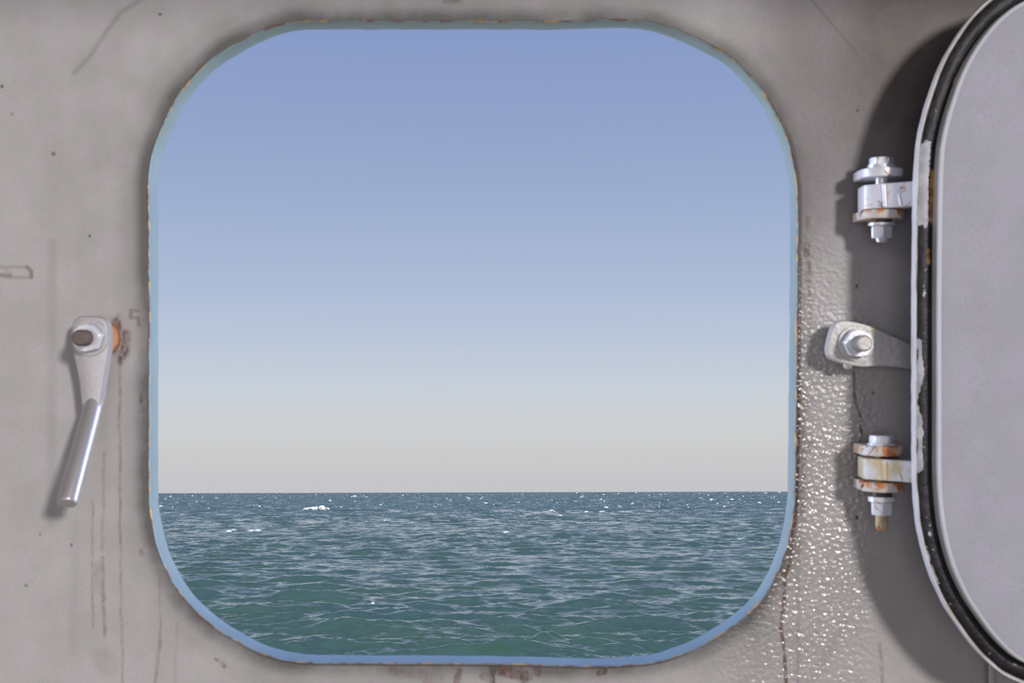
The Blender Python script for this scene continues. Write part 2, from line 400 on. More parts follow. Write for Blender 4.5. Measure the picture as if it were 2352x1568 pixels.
    sc = strokes(b, px, poly_segs([(1862, -2), (1900, 42), (1945, 95), (1972, 128)], 0.6, 5, 0.42)
                 + poly_segs([(326, -4), (278, 28), (240, 78), (206, 130), (170, 168)], 1, 9, 0.24) + [(120, 560, 118, 1200, 3, 16, 0.12), (170, 1200, 166, 1500, 2, 14, 0.06)])
    c = b.mix(sc, c, lin(66, 62, 58))
    # pale chips in the lumpy paint right of the opening
    zone = b.math('MULTIPLY', b.ramp(sepx.outputs[0], 1500, 1850), b.ramp(sepx.outputs[2], 420, 1000, 0.06, 1.0))
    zone = b.math('MAXIMUM', zone, 0.0)
    c = b.mix(b.math('MULTIPLY', zone, 0.9), c, b.mix(1, c, (0.76, 0.75, 0.73, 1), 'MULTIPLY'))
    ch = b.noise(b.scale(v, (1, 1, 1.15)), 270, 2, 0.5, 0.8)
    chips = b.math('MULTIPLY', b.ramp(ch, 0.66, 0.72), zone)
    c = b.mix(b.math('MULTIPLY', chips, 0.55), c, lin(206, 200, 188))
    lumpm = b.ramp(b.noise(v, 16, 3), 0.3, 0.6, 0.55, 1.0)
    zone2 = b.math('MULTIPLY', zone, lumpm)
    zone2 = b.math('MULTIPLY', zone2, b.ramp(sepx.outputs[0], 1955, 2060, 1.0, 0.08))
    b.l(c, b.bsdf.inputs['Base Color'])
    b.l(b.ramp(zone2, 0, 1, 0.5, 0.62, False), b.bsdf.inputs['Specular IOR Level'])
    lump = b.noise(b.scale(v, (1, 1, 1.1)), 270, 1, 0.4, 0.1)
    b.l(b.ramp(zone2, 0.1, 1.0, 0.50, 0.135, False), b.bsdf.inputs['Roughness'])
    n1 = b.bump(lump, b.ramp(zone2, 0, 1, 0.04, 1.0, False), 0.0015)
    n2 = b.bump(b.noise(v, 22, 3, 0.5), 0.25, 0.004, n1)
    b.l(n2, b.bsdf.inputs['Normal'])
    return b.m
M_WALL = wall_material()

# bulkhead : rings growing from the opening out to the room's corners --------
X0, X1, Z0, Z1 = -2.2, 3.4, -1.25, 1.9
PX0, PX1 = X0 / S + 1176, X1 / S + 1176
PY0, PY1 = 784 - Z1 / S, 784 - Z0 / S
def wall_front():
    bm = bmesh.new(); lay = bm.verts.layers.float.new('edge_dist')
    offs = [0, 2.5, 6, 11, 18, 28, 42, 60, 85]
    rings = []
    for d in offs:
        c = win - wn * d
        h = 0.0 if d > 0 else -0.0010
        if d == 2.5: h = 0.0001
        ring = []
        for x, y in c:
            vv = bm.verts.new(((x - 1176) * S, -h, (784 - y) * S)); vv[lay] = d; ring.append(vv)
        rings.append(ring)
    last = win - wn * 85; ctr = np.array([1087, 788.])
    for f in (0.06, 0.2, 0.5, 1.0):
        ring = []
        for x, y in last:
            dx, dy = x - ctr[0], y - ctr[1]
            t = min(((PX1 if dx > 0 else PX0) - ctr[0]) / dx if abs(dx) > 1e-6 else 1e9, ((PY1 if dy > 0 else PY0) - ctr[1]) / dy if abs(dy) > 1e-6 else 1e9)
            ex, ey = ctr[0] + dx * t, ctr[1] + dy * t
            vv = bm.verts.new(((x + (ex - x) * f - 1176) * S, 0, (784 - (y + (ey - y) * f)) * S)); vv[lay] = 85 + 400 * f; ring.append(vv)
        rings.append(ring)
    for k in range(len(rings) - 1):
        for i in range(NW):
            j = (i + 1) % NW
            bm.faces.new((rings[k][i], rings[k][j], rings[k + 1][j], rings[k + 1][i]))
    # outer skin of the plate
    back = []
    for ring in (rings[-1], rings[4]):
        back.append([bm.verts.new((q.co.x, 0.008, q.co.z)) for q in ring])
    for i in range(NW):
        j = (i + 1) % NW
        bm.faces.new((rings[-1][i], rings[-1][j], back[0][j], back[0][i]))
        bm.faces.new((back[0][i], back[0][j], back[1][j], back[1][i]))
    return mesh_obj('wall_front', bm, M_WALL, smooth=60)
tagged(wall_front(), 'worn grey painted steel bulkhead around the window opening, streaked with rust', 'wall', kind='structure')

# rim of the opening ---------------------------------------------------------
def rim_material():
    b = NB('pale_blue_rim_paint'); v = b.coord()
    c = grain(b, v, lin(132, 150, 152), 0.25, 0.6)
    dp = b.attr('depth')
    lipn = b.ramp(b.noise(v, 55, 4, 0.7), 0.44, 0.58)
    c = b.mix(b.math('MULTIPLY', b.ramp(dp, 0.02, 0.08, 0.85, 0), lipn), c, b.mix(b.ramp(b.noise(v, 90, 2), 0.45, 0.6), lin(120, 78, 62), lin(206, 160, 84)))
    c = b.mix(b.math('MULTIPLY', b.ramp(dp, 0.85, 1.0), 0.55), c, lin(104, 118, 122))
    c = b.mix(b.ramp(b.noise(v, 120, 3, 0.6), 0.70, 0.76, 0, 0.6), c, lin(84, 84, 78))
    b.l(c, b.bsdf.inputs['Base Color']); b.bsdf.inputs['Roughness'].default_value = 0.42
    b.l(b.bump(b.noise(v, 75, 4, 0.6), 0.5, 0.002), b.bsdf.inputs['Normal'])
    return b.m
RIM_DEPTH = 0.0256
def rim():
    bm = bmesh.new(); lay = bm.verts.layers.float.new('depth')
    prof = [(-7, 0.0006, 0.0), (-1.2, -0.0006, 0.0), (0.3, 0.0004, 0.04), (0.8, 0.003, 0.15), (0.4, 0.010, 0.4), (0.0, 0.018, 0.7), (0.0, RIM_DEPTH - 0.001, 0.95),
            (-1.0, RIM_DEPTH, 1.0), (-24, RIM_DEPTH, 1.0), (-24, 0.004, 1.0)]
    rings = []
    for d, y, dv in prof:
        ring = []
        for i in range(NW):
            q = win[i] + wn[i] * d
            w = mnoise.noise(Vector((win[i][0] * 0.018, win[i][1] * 0.018, y * 60))) * 1.6 + mnoise.noise(Vector((win[i][0] * 0.09, win[i][1] * 0.09, y * 90))) * 0.7
            if -3 < d < 3: q = q + wn[i] * w
            vv = bm.verts.new(((q[0] - 1176) * S, y, (784 - q[1]) * S)); vv[lay] = dv; ring.append(vv)
        rings.append(ring)
    for k in range(len(rings) - 1):
        for i in range(NW):
            j = (i + 1) % NW
            bm.faces.new((rings[k][i], rings[k][j], rings[k + 1][j], rings[k + 1][i]))
    return mesh_obj('window_1', bm, rim_material(), smooth=50)
tagged(rim(), 'pale blue painted steel rim of the open rounded window', 'window', kind='structure')

# ------------------------------------------------------------------ the rest of the compartment (out of view)
def plain(name, col, rough=0.5):
    b = NB(name); v = b.coord(); b.l(grain(b, v, col, 0.3), b.bsdf.inputs['Base Color']); b.bsdf.inputs['Roughness'].default_value = rough
    return b.m
M_ROOM = plain('cream_grey_bulkhead_paint', lin(150, 146, 144)); M_DECK = plain('dark_deck_paint', lin(96, 92, 88), 0.6)
def slab(name, lo, hi, mat, label, cat):
    bm = bmesh.new(); bmesh.ops.create_cube(bm, size=1)
    lo, hi = Vector(lo), Vector(hi); c = (lo + hi) / 2; d = hi - lo
    for q in bm.verts: q.co = Vector((q.co.x * d.x, q.co.y * d.y, q.co.z * d.z)) + c
    return tagged(mesh_obj(name, bm, mat, smooth=30), label, cat, kind='structure')
YB = -6.6
slab('floor', (X0, YB, Z0 - .05), (X1, 0, Z0), M_DECK, 'dark painted steel deck of the compartment', 'floor')
slab('ceiling', (X0, YB, Z1), (X1, 0, Z1 + .05), M_ROOM, 'grey painted deckhead of the compartment', 'ceiling')
slab('wall_left', (X0 - .05, YB, Z0), (X0, 0, Z1), M_ROOM, 'grey side bulkhead left of the window', 'wall')
slab('wall_right', (X1, YB, Z0), (X1 + .05, 0, Z1), M_ROOM, 'grey side bulkhead right of the window', 'wall')
slab('wall_back', (X0, YB - .05, Z0), (X1, YB, Z1), M_ROOM, 'grey bulkhead opposite the window', 'wall')

slab('shade_beam_1', (X0, -0.55, 0.372), (X1, -0.45, Z1), M_ROOM, 'unseen grey beam added above the window to shade the wall top', 'beam')  # added out of view to block the lamp along the wall's top

# ------------------------------------------------------------------ swing cover (deadlight)
cover_half = [(2900,-78),(2700,-78),(2560,-78),(2490,-75),(2420,-67),(2360,-50),(2306,-26),(2268,2),(2239,30),(2208,69),(2176,121),(2155,166),
              (2137,217),(2121,271),(2110,325),(2105,383),(2103,446)]
cl = cover_half + [(2101,560),(2100,700),(2100,860),(2100,1000),(2100,1078)] + [(2101.5,1120),(2105,1166),(2112,1219),(2124,1273),(2138,1318),(2153,1354),(2176,1399),
              (2201,1437),(2231,1478),(2267,1518),(2306,1550),(2360,1574),(2420,1591),(2490,1599),(2560,1602),(2700,1602),(2900,1602)]
H0 = 0.074
kk = (D - H0) / D
clt = [(1176 + (x - 1176) * kk, 784 + (y - 784) * kk) for x, y in cl]      # onto true bulkhead-plane px
xm = 2900; xm_t = 1176 + (xm - 1176) * kk
right = [(2 * xm_t - x, y) for x, y in clt[::-1]][1:-1]
cov = spline(clt + right, True, 5.0); cn = normals2d(cov); NC = len(cov); cov_c = np.array([xm_t, 760.0])

def loft(prof, attr=None, jitter=0.0, cap=False, closed_prof=False):
    """prof: (inward offset px, height above bulkhead m)"""
    bm = bmesh.new(); lu = bm.verts.layers.float.new('across'); lv = bm.verts.layers.float.new('photo_y')
    rings = []
    for k, (d, h) in enumerate(prof):
        ring = []
        for i in range(NC):
            q = cov[i] + cn[i] * min(d, 60)
            if d > 60: q = q + (cov_c - q) * ((d - 60) / 500)      # beyond the lip the face closes on its own centre
            if jitter: q = q + cn[i] * jitter * mnoise.noise(Vector((cov[i][0] * .03, cov[i][1] * .03, k * 3.1)))
            vv = bm.verts.new(((q[0] - 1176) * S, -h, (784 - q[1]) * S))
            vv[lu] = k / max(1, len(prof) - 1); vv[lv] = q[1]
            ring.append(vv)
        rings.append(ring)
    R = range(len(rings)) if closed_prof else range(len(rings) - 1)
    for k in R:
        a, b2 = rings[k], rings[(k + 1) % len(rings)]
        for i in range(NC):
            j = (i + 1) % NC
            bm.faces.new((a[i], a[j], b2[j], b2[i]))
    if cap: bm.faces.new(rings[-1])
    return bm
cover = thing('window_cover', P(2105, 784, 0.05), 'grey steel window cover with black gasket, swung open against the wall at right', 'window cover')

def cover_paint():
    b = NB('cover_grey_paint'); v = b.coord()
    c = grain(b, v, lin(178, 179, 193), 0.5)
    lip = b.ramp(b.attr('across'), 0.36, 0.46, 1, 0)           # window light on the raised lip, put into its colour
    c = b.mix(lip, c, lin(236, 238, 244))
    b.l(c, b.bsdf.inputs['Base Color']); b.bsdf.inputs['Roughness'].default_value = 0.62
    b.bsdf.inputs['Specular IOR Level'].default_value = 0.3
    b.l(b.bump(b.noise(v, 190, 4, 0.6), 0.10, 0.0012), b.bsdf.inputs['Normal'])
    return b.m
M_COVER = cover_paint()
def flange_material():
    b = NB('white_edge_paint'); v = b.coord()
    c = grain(b, v, lin(228, 228, 232), 0.3)
    u = b.attr('across')
    face = b.ramp(u, 0.42, 0.60)
    n = b.ramp(b.noise(v, 46, 4, 0.65), 0.40, 0.60)
    c = b.mix(b.math('MULTIPLY', face, b.math('ADD', b.math('MULTIPLY', n, 0.6), 0.15)), c, lin(150, 124, 82))
    inner = b.ramp(u, 0.66, 0.85)
    c = b.mix(b.math('MULTIPLY', inner, b.ramp(b.noise(v, 60, 3, 0.6), 0.40, 0.5)), c, lin(96, 60, 34))
    b.l(c, b.bsdf.inputs['Base Color']); b.bsdf.inputs['Roughness'].default_value = 0.38
    b.l(b.bump(b.noise(v, 120, 4, 0.6), 0.35, 0.0015), b.bsdf.inputs['Normal'])
    return b.m
# rear plate with its upturned outer flange
hb = 0.0655
mesh_obj('flange', loft([(22, hb), (1.5, hb), (0, hb + .001), (0, 0.0730), (1.0, H0), (4.5, H0 + .0002), (6.5, H0 - .0008), (7.3, H0 - .003), (7.3, 0.0672), (22, 0.0672)], jitter=1.0, closed_prof=True), flange_material(), cover)

def gasket_material():
    b = NB('black_rubber_with_old_paint'); v = b.coord()
    c = b.mix(b.ramp(b.noise(v, 80, 4), 0.35, 0.7), lin(17, 16, 22), lin(38, 36, 46))
    at = b.n('ShaderNodeAttribute'); at.attribute_name = 'patch'
    edge = b.math('ADD', at.outputs['Fac'], b.math('MULTIPLY', b.math('SUBTRACT', b.noise(v, 260, 4, 0.7), 0.5), 1.6))
    c = b.mix(b.ramp(edge, 0.46, 0.56), c, b.mix(b.ramp(b.noise(v, 70, 2), .4, .6), lin(176, 178, 190), lin(200, 202, 210)))
    a2 = b.n('ShaderNodeAttribute'); a2.attribute_name = 'ochre'
    e2 = b.math('ADD', a2.outputs['Fac'], b.math('MULTIPLY', b.math('SUBTRACT', b.noise(v, 240, 4, 0.7), 0.5), 1.7))
    c = b.mix(b.ramp(e2, 0.46, 0.60), c, b.mix(b.ramp(b.noise(v, 110, 2), .42, .62), lin(196, 148, 66), lin(150, 104, 50)))
    fl = b.ramp(b.noise(v, 170, 2, 0.5, 0.5), 0.70, 0.735)
    c = b.mix(b.math('MULTIPLY', fl, 0.75), c, lin(170, 160, 150))
    b.l(c, b.bsdf.inputs['Base Color']); b.bsdf.inputs['Roughness'].default_value = 0.5
    b.l(b.bump(b.noise(v, 160, 4, 0.6), 0.6, 0.0015), b.bsdf.inputs['Normal'])
    return b.m
def gasket():
    K = 16
    prof = [(7.4 + (46 - 7.4) * t, 0.0675 + 0.0022 * math.sin(math.pi * t)) for t in [i / K for i in range(K + 1)]]
    bm = loft(prof)
    lp = bm.verts.layers.float.new('patch'); lo = bm.verts.layers.float.new('ochre')
    lu = bm.verts.layers.float['across']
    def inr(y, a, b, s): return max(0, min(1, (y - a) / s, (b - y) / s))
    for q in bm.verts:
        h = -q.co.y; k = (D - h) / D
        x = q.co.x / S / k + 1176; y = 784 - q.co.z / S / k
        u = q[lu]; p = o = 0.0
        if x < 2300:
            cen = 0.34; 
            p = max(p, inr(y, 312, 535, 26) * (1 - min(1, abs(u - 0.34) / 0.36) ** 3))
            p = max(p, inr(y, 770, 1092, 14) * (1 - min(1, abs(u - (0.16 + 0.10 * math.sin(y / 31))) / (0.24 + .10 * math.sin(y / 17 + 1))) ** 2) * (1.0 if not 915 < y < 930 else 0.5))
            p = max(p, 0.72 * inr(y, 1215, 1360, 30) * (1 - min(1, abs(u - 0.10) / 0.12)))
            p = max(p, 0.9 * inr(y, 1214, 1234, 6) * (1 - min(1, abs(u - 0.42) / 0.14)), 0.9 * inr(y, 1255, 1272, 6) * (1 - min(1, abs(u - 0.42) / 0.13)))
            p = max(p, 0.55 * inr(y, 640, 700, 15) * (1 - min(1, abs(u - 0.45) / 0.2)))
            o = max(o, inr(y, 375, 525, 22) * (1 - min(1, abs(u - 0.90) / 0.24) ** 3))
            o = max(o, 0.75 * inr(y, 560, 615, 12) * (1 - min(1, abs(u - 0.72) / 0.25)))
            o = max(o, 0.6 * inr(y, 120, 220, 20) * (1 - min(1, abs(u - 0.92) / 0.15)))
        q[lp] = p; q[lo] = o
    return mesh_obj('gasket', bm, gasket_material(), cover, smooth=None)
tagged(gasket(), 'black rubber gasket with flaking paint')
# raised inner panel: lip facing the window, softly dished face
mesh_obj('panel', loft([(43, 0.0655), (43.6, 0.0775), (45.2, 0.0800), (49, 0.0812), (56, 0.0815), (75, 0.0811), (110, 0.0807), (220, 0.0803), (400, 0.0801)], cap=True), M_COVER, cover, smooth=40)

# ------------------------------------------------------------------ hinges
M_HW = paint('white_painted_steel', lin(232, 232, 238), 0.36, rust=0.34, rust_or=0.7, scale=70, gr=0.3, metallic=0.15)
M_HR = paint('rusting_white_steel', lin(214, 212, 210), 0.42, rust=0.62, rust_or=0.85, tan=0.55, scale=75, gr=0.4)
M_HT = paint('tan_stained_steel', lin(222, 220, 220), 0.4, rust=0.2, rust_or=0.9, tan=0.6, scale=50, gr=0.35)
M_NUT = paint('galvanised_nut_steel', lin(222, 223, 228), 0.32, rust=0.12, scale=120, gr=0.3, metallic=0.35)
M_BRASS = paint('rust_brown_bolt_steel', lin(168, 152, 122), 0.45, rust=0.55, rust_or=0.7, tan=0.7, scale=110, gr=0.35)
M_DARK = paint('dark_spacer_steel', lin(70, 60, 58), 0.5, rust=0.3, scale=120)  # dark steel of the spacer between lower lug and washer

def yt(py, h): return 784 + (py - 784) * (D - h) / D          # true px row of a photo row seen at height h
def zt(v): return (784 - v) * S
def xt(v): return (v - 1176) * S

def ear(y_top, y_bot, mat, root, xc, sag=0.0):
    """horizontal plate standing off the bulkhead with a rounded nose"""
    r = 0.0150; hc = 0.0290; n = 18
    pts = [(-r, 0.0)] + [(-r * math.cos(a), hc + r * math.sin(a)) for a in [math.pi * i / n for i in range(n + 1)]] + [(r, 0.0)]
    rnd = random.Random(int(y_top))
    pts = [(x * (1 + rnd.uniform(-.03, .03)), h) for x, h in pts]
    top = [(xc + x, -h, zt(y_top)) for x, h in pts]; bot = [(xc + x, -h, zt(y_bot)) for x, h in pts]
    bm = extrude_poly(top, bot); bevel(bm, 0.0011, 3, 40)
    return mesh_obj('hinge_lug', bm, mat, root)
def arm(y0, y1, mat, root):
    """bar from the pin to the back of the cover; extruded between two heights"""
    A = 1176
    pr = [(1962, .010), (1958, .0330), (1961, .0352), (1972, .0385), (2047, .0600), (2075, .0680), (2130, .0680),
          (2130, .0580), (2075, .0550), (2058, .0500), (2046, .0300), (2036, .0100)]
    top = [(xt(x), -h, zt(y0)) for x, h in pr]; bot = [(xt(x), -h, zt(y1)) for x, h in pr]
    bm = extrude_poly(top, bot); bevel(bm, 0.0010, 3, 30)
    # old weld ridge down the face
    hx = 1994; hh = .0385 + (hx - 1970) / 77 * .0215
    cyl(bm, (xt(hx), -hh + .0006, zt(y0 + 3)), (xt(hx + 3), -hh + .0003, zt(y1 - 3)), 0.0014, n=10)
    cyl(bm, (xt(hx + 27), -hh - .0066, zt(y0 + 26)), (xt(hx + 31), -hh - .0080, zt(y1 - 3)), 0.0010, n=10)
    return mesh_obj('hinge_arm', bm, mat, cover)

XC = xt(2002)      # pin axis (true px 1176+836)
HC = 0.0285
def hinge(label, rows, m_ear, m_ear2, m_head, m_nut, m_bolt, m_washer, tail):
    (e1a, e1b, e2a, e2b, head_a, head_b, w_a, w_b, n_a, n_b, b_end) = rows
    f = lambda py: yt(py, 0.030)
    root = thing('hinge', Vector((XC, 0, zt(f((e1a + e2b) / 2)))), label, 'hinge', None)
    ear(f(e1a), f(e1b), m_ear, root, XC); ear(f(e2a), f(e2b), m_ear2, root, XC)
    bm = bmesh.new(); cyl(bm, (XC, -HC, zt(f(e1a) - 3)), (XC, -HC, zt(f(b_end))), 0.0044, n=24, prof=[(0, .0044), (.965, .0044), (1, .0034)])
    bolt = mesh_obj('pin', bm, m_bolt, root)
    bm = hexnut((XC, -HC, zt(f(head_b))), (XC, -HC, zt(f(head_a))), 0.0088, twist=0.35)
    mesh_obj('bolt_head', bm, m_head, bolt)
    bm = bmesh.new(); cyl(bm, (XC, -HC, zt(f(head_b) - .5)), (XC, -HC, zt(f(e1a) + .5)), 0.0100, n=32); bevel(bm, .0005, 2, 40)
    mesh_obj('washer', bm, m_head, root)
    bm = bmesh.new(); cyl(bm, (XC, -HC, zt(f(w_a))), (XC, -HC, zt(f(w_b))), 0.0096, n=32); bevel(bm, .0006, 2, 40)
    mesh_obj('washer', bm, m_nut, root)
    bm = bmesh.new(); cyl(bm, (XC, -HC, zt(f(e2b) - .5)), (XC, -HC, zt(f(w_a) + .5)), 0.0072, n=28)
    mesh_obj('spacer', bm, m_washer, root)
    bm = hexnut((XC, -HC, zt(f(n_a))), (XC, -HC, zt(f(n_b))), 0.0082, twist=0.2)
    mesh_obj('nut', bm, m_nut, root)
    return root
hinge('upper cover hinge, mostly white, on the wall above the right clamp handle',
      (388, 409, 483, 504, 362, 379, 512, 518, 519, 547, 556), M_HW, M_HR, M_NUT, M_NUT, M_NUT, M_DARK, 0)
hinge('lower cover hinge, rusty orange, on the wall below the right clamp handle',
      (1022, 1045, 1105, 1127, 1000, 1018, 1140, 1151, 1153, 1182, 1217), M_HR, M_HR, M_HW, M_HW, M_BRASS, M_DARK, 0)
a1 = arm(yt(424, .036), yt(480, .036), M_HW, cover); a1['label'] = 'upper hinge arm, white paint'
a2 = arm(yt(1053, .036), yt(1101, .036), M_HT, cover); a2['label'] = 'lower hinge arm, stained tan'

# ------------------------------------------------------------------ clamp handles (dogs)
M_DOG = paint('silver_handle_paint', lin(190, 186, 187), 0.34, bump=0.10, gr=0.35, metallic=0.42)
M_DOGW = paint('lumpy_handle_paint', lin(196, 193, 190), 0.42, rust=0.04, tan=0.12, scale=60, bump=0.6, gr=0.4, metallic=0.2)
M_STUD = paint('dark_stud_steel', lin(112, 100, 96), 0.4, rust=0.35, rust_or=0.2, scale=90, gr=0.4)
M_BOSS = paint('orange_rust_boss', lin(198, 134, 88), 0.6, rust=0.2, scale=70)
def clamp(center, ang, label, m_body, m_nut, m_stud, head_top, group=None, m_boss=M_BOSS, h_end=0.062, f_lean=1.0, wide=1.0):
    """center: true px of the stud; ang: direction the handle hangs (0 = straight down, + = to the left in the photo)"""
    root = thing('clamp_handle', Vector((xt(center[0]), 0, zt(center[1]))), label, 'clamp handle', group)
    o = Vector((xt(center[0]), 0, zt(center[1])))
    dn = Vector((-math.sin(ang), 0, -math.cos(ang))); sd = Vector((math.cos(ang), 0, -math.sin(ang)))   # along handle / photo right side
    def Q(a, s, h): return o + dn * (a * S) + sd * (s * S) + Vector((0, -h, 0))
    ha, hbk = 0.0275, 0.0150
    # plate outline: (along, side) photo px
    R = [(-head_top, -26), (-head_top - 2, 0), (-head_top, 20), (-head_top + 7, 33), (-head_top + 22, 38), (-5, 40), (25, 39), (60, 33), (100, 26), (150, 18), (158, 16)]
    L = [(160, -20), (150, -22), (100, -27), (60, -34), (25, -42), (-5, -44), (-head_top + 22, -42), (-head_top + 8, -38)]
    prof = [(a, s * wide) for a, s in spline(R + L, True, 5.0)]
    bm = extrude_poly([Q(a, s, ha) for a, s in prof], [Q(a, s, hbk) for a, s in prof]); bevel(bm, 0.0012, 3, 40)
    mesh_obj('lever_plate', bm, m_body, root)
    # round grip, forged out of the plate
    bm = bmesh.new()
    n = 28; rings = []
    A0, A1, H_0 = 150.0, 358.0, 0.0225
    tl = math.atan2((h_end - H_0), (A1 - A0) * S)               # the grip cranks away from the bulkhead
    for t, f, rr in ((-.10, 0, .0052), (-.03, .35, .0064), (.06, 1, .0068), (.3, 1, .0069), (.6, 1, .0070), (.975, 1, .0071), (.992, 1, .0069), (1, 1, .0064)):
        a_, h_ = A0 + (A1 - A0) * t, H_0 + (h_end - H_0) * max(t, t * .3)
        tt_ = tl * f
        ring = []
        for x in [2 * math.pi * i / n for i in range(n)]:
            u_, w_ = rr * math.cos(x), rr * math.sin(x)
            ring.append(bm.verts.new(Q(a_ - w_ * math.sin(tt_) / S, u_ / S - 23 * max(t, 0) * f_lean, h_ + w_ * math.cos(tt_))))
        rings.append(ring)
    for k in range(len(rings) - 1):
        for i in range(n): bm.faces.new((rings[k][i], rings[k][(i + 1) % n], rings[k + 1][(i + 1) % n], rings[k + 1][i]))
    bm.faces.new(rings[0]); bm.faces.new(rings[-1][::-1])
    mesh_obj('grip', bm, m_body, root)
    c = lambda h: Q(0, 0, h)
    bm = bmesh.new(); cyl(bm, c(-0.001), c(0.0150), .0140, .0132, n=36); mesh_obj('boss', bm, m_boss, root)
    bm = bmesh.new(); cyl(bm, c(0.0275), c(0.0300), .0127, n=40); bevel(bm, .0006, 2, 40)
    mesh_obj('washer', bm, m_body, root)
    bm = hexnut(c(0.0300), c(0.0402), 0.0106, twist=0.22 + ang); mesh_obj('nut', bm, m_nut, root)
    bm = bmesh.new(); 
    pr = [(0, .0054)]
    k = 12
    for i in range(k): pr += [((i + .25) / k * .9, .0058), ((i + .75) / k * .9, .0050)]
    pr += [(.93, .0054), (1, .0044)]
    cyl(bm, c(0.0395), c(0.0555), .006, n=28, prof=pr)
    mesh_obj('stud', bm, m_stud, root)
    return root
# left : plate washer seen at (207,776) on the plate's face
kf = (D - .029) / D
clamp((1176 + (207 - 1176) * kf, 784 + (776 - 784) * kf), math.radians(-0.5),
      'grey steel clamp handle hanging down on the wall left of the window', M_DOG, M_NUT, M_STUD, 47, 'clamp handles beside the window')
clamp((1176 + (1966 - 1176) * kf, 784 + (788 - 784) * kf), math.radians(-77),
      'lumpy painted clamp handle between the two hinges, lever pointing behind the open cover', M_DOGW, M_NUT, M_DOGW, 56, 'clamp handles beside the window', M_DOGW, 0.034, 0.0, 1.15)
# small paint drip hanging from the right clamp's plate
# (part of the plate's look)
bpy.context.view_layer.update()
def drip():
    root = [o for o in bpy.data.objects if o.name.startswith('clamp_handle')][-1]
    bm = bmesh.new()
    cyl(bm, P(1951, 818, .020), P(1947, 847, .0245), .0032, n=18, prof=[(0, .0036), (.55, .0036), (.85, .0033), (.97, .002), (1, .0008)])
    mesh_obj('tab', bm, M_DOGW, root)
drip()

# flat bar stub on the bulkhead, glimpsed under the cover's lower edge
def stub():
    root = thing('hold_back_bar', P(2278, 1575, 0), 'pale upright steel bar on the wall below the open cover', 'bar')
    bm = extrude_poly([P(x, y, h) for x, y, h in ((2270, 1515, .0), (2287, 1515, .0), (2287, 1515, .014), (2270, 1515, .014))],
                      [P(x, y, h) for x, y, h in ((2270, 1660, .0), (2287, 1660, .0), (2287, 1660, .014), (2270, 1660, .014))])
    bevel(bm, .0014, 3, 30)
    mesh_obj('bar', bm, M_DOG, root)
    bm = bmesh.new(); cyl(bm, P(2278, 1645, .014), P(2278, 1645, .018), .0022, n=16)
    mesh_obj('rivet', bm, M_NUT, root)
stub()

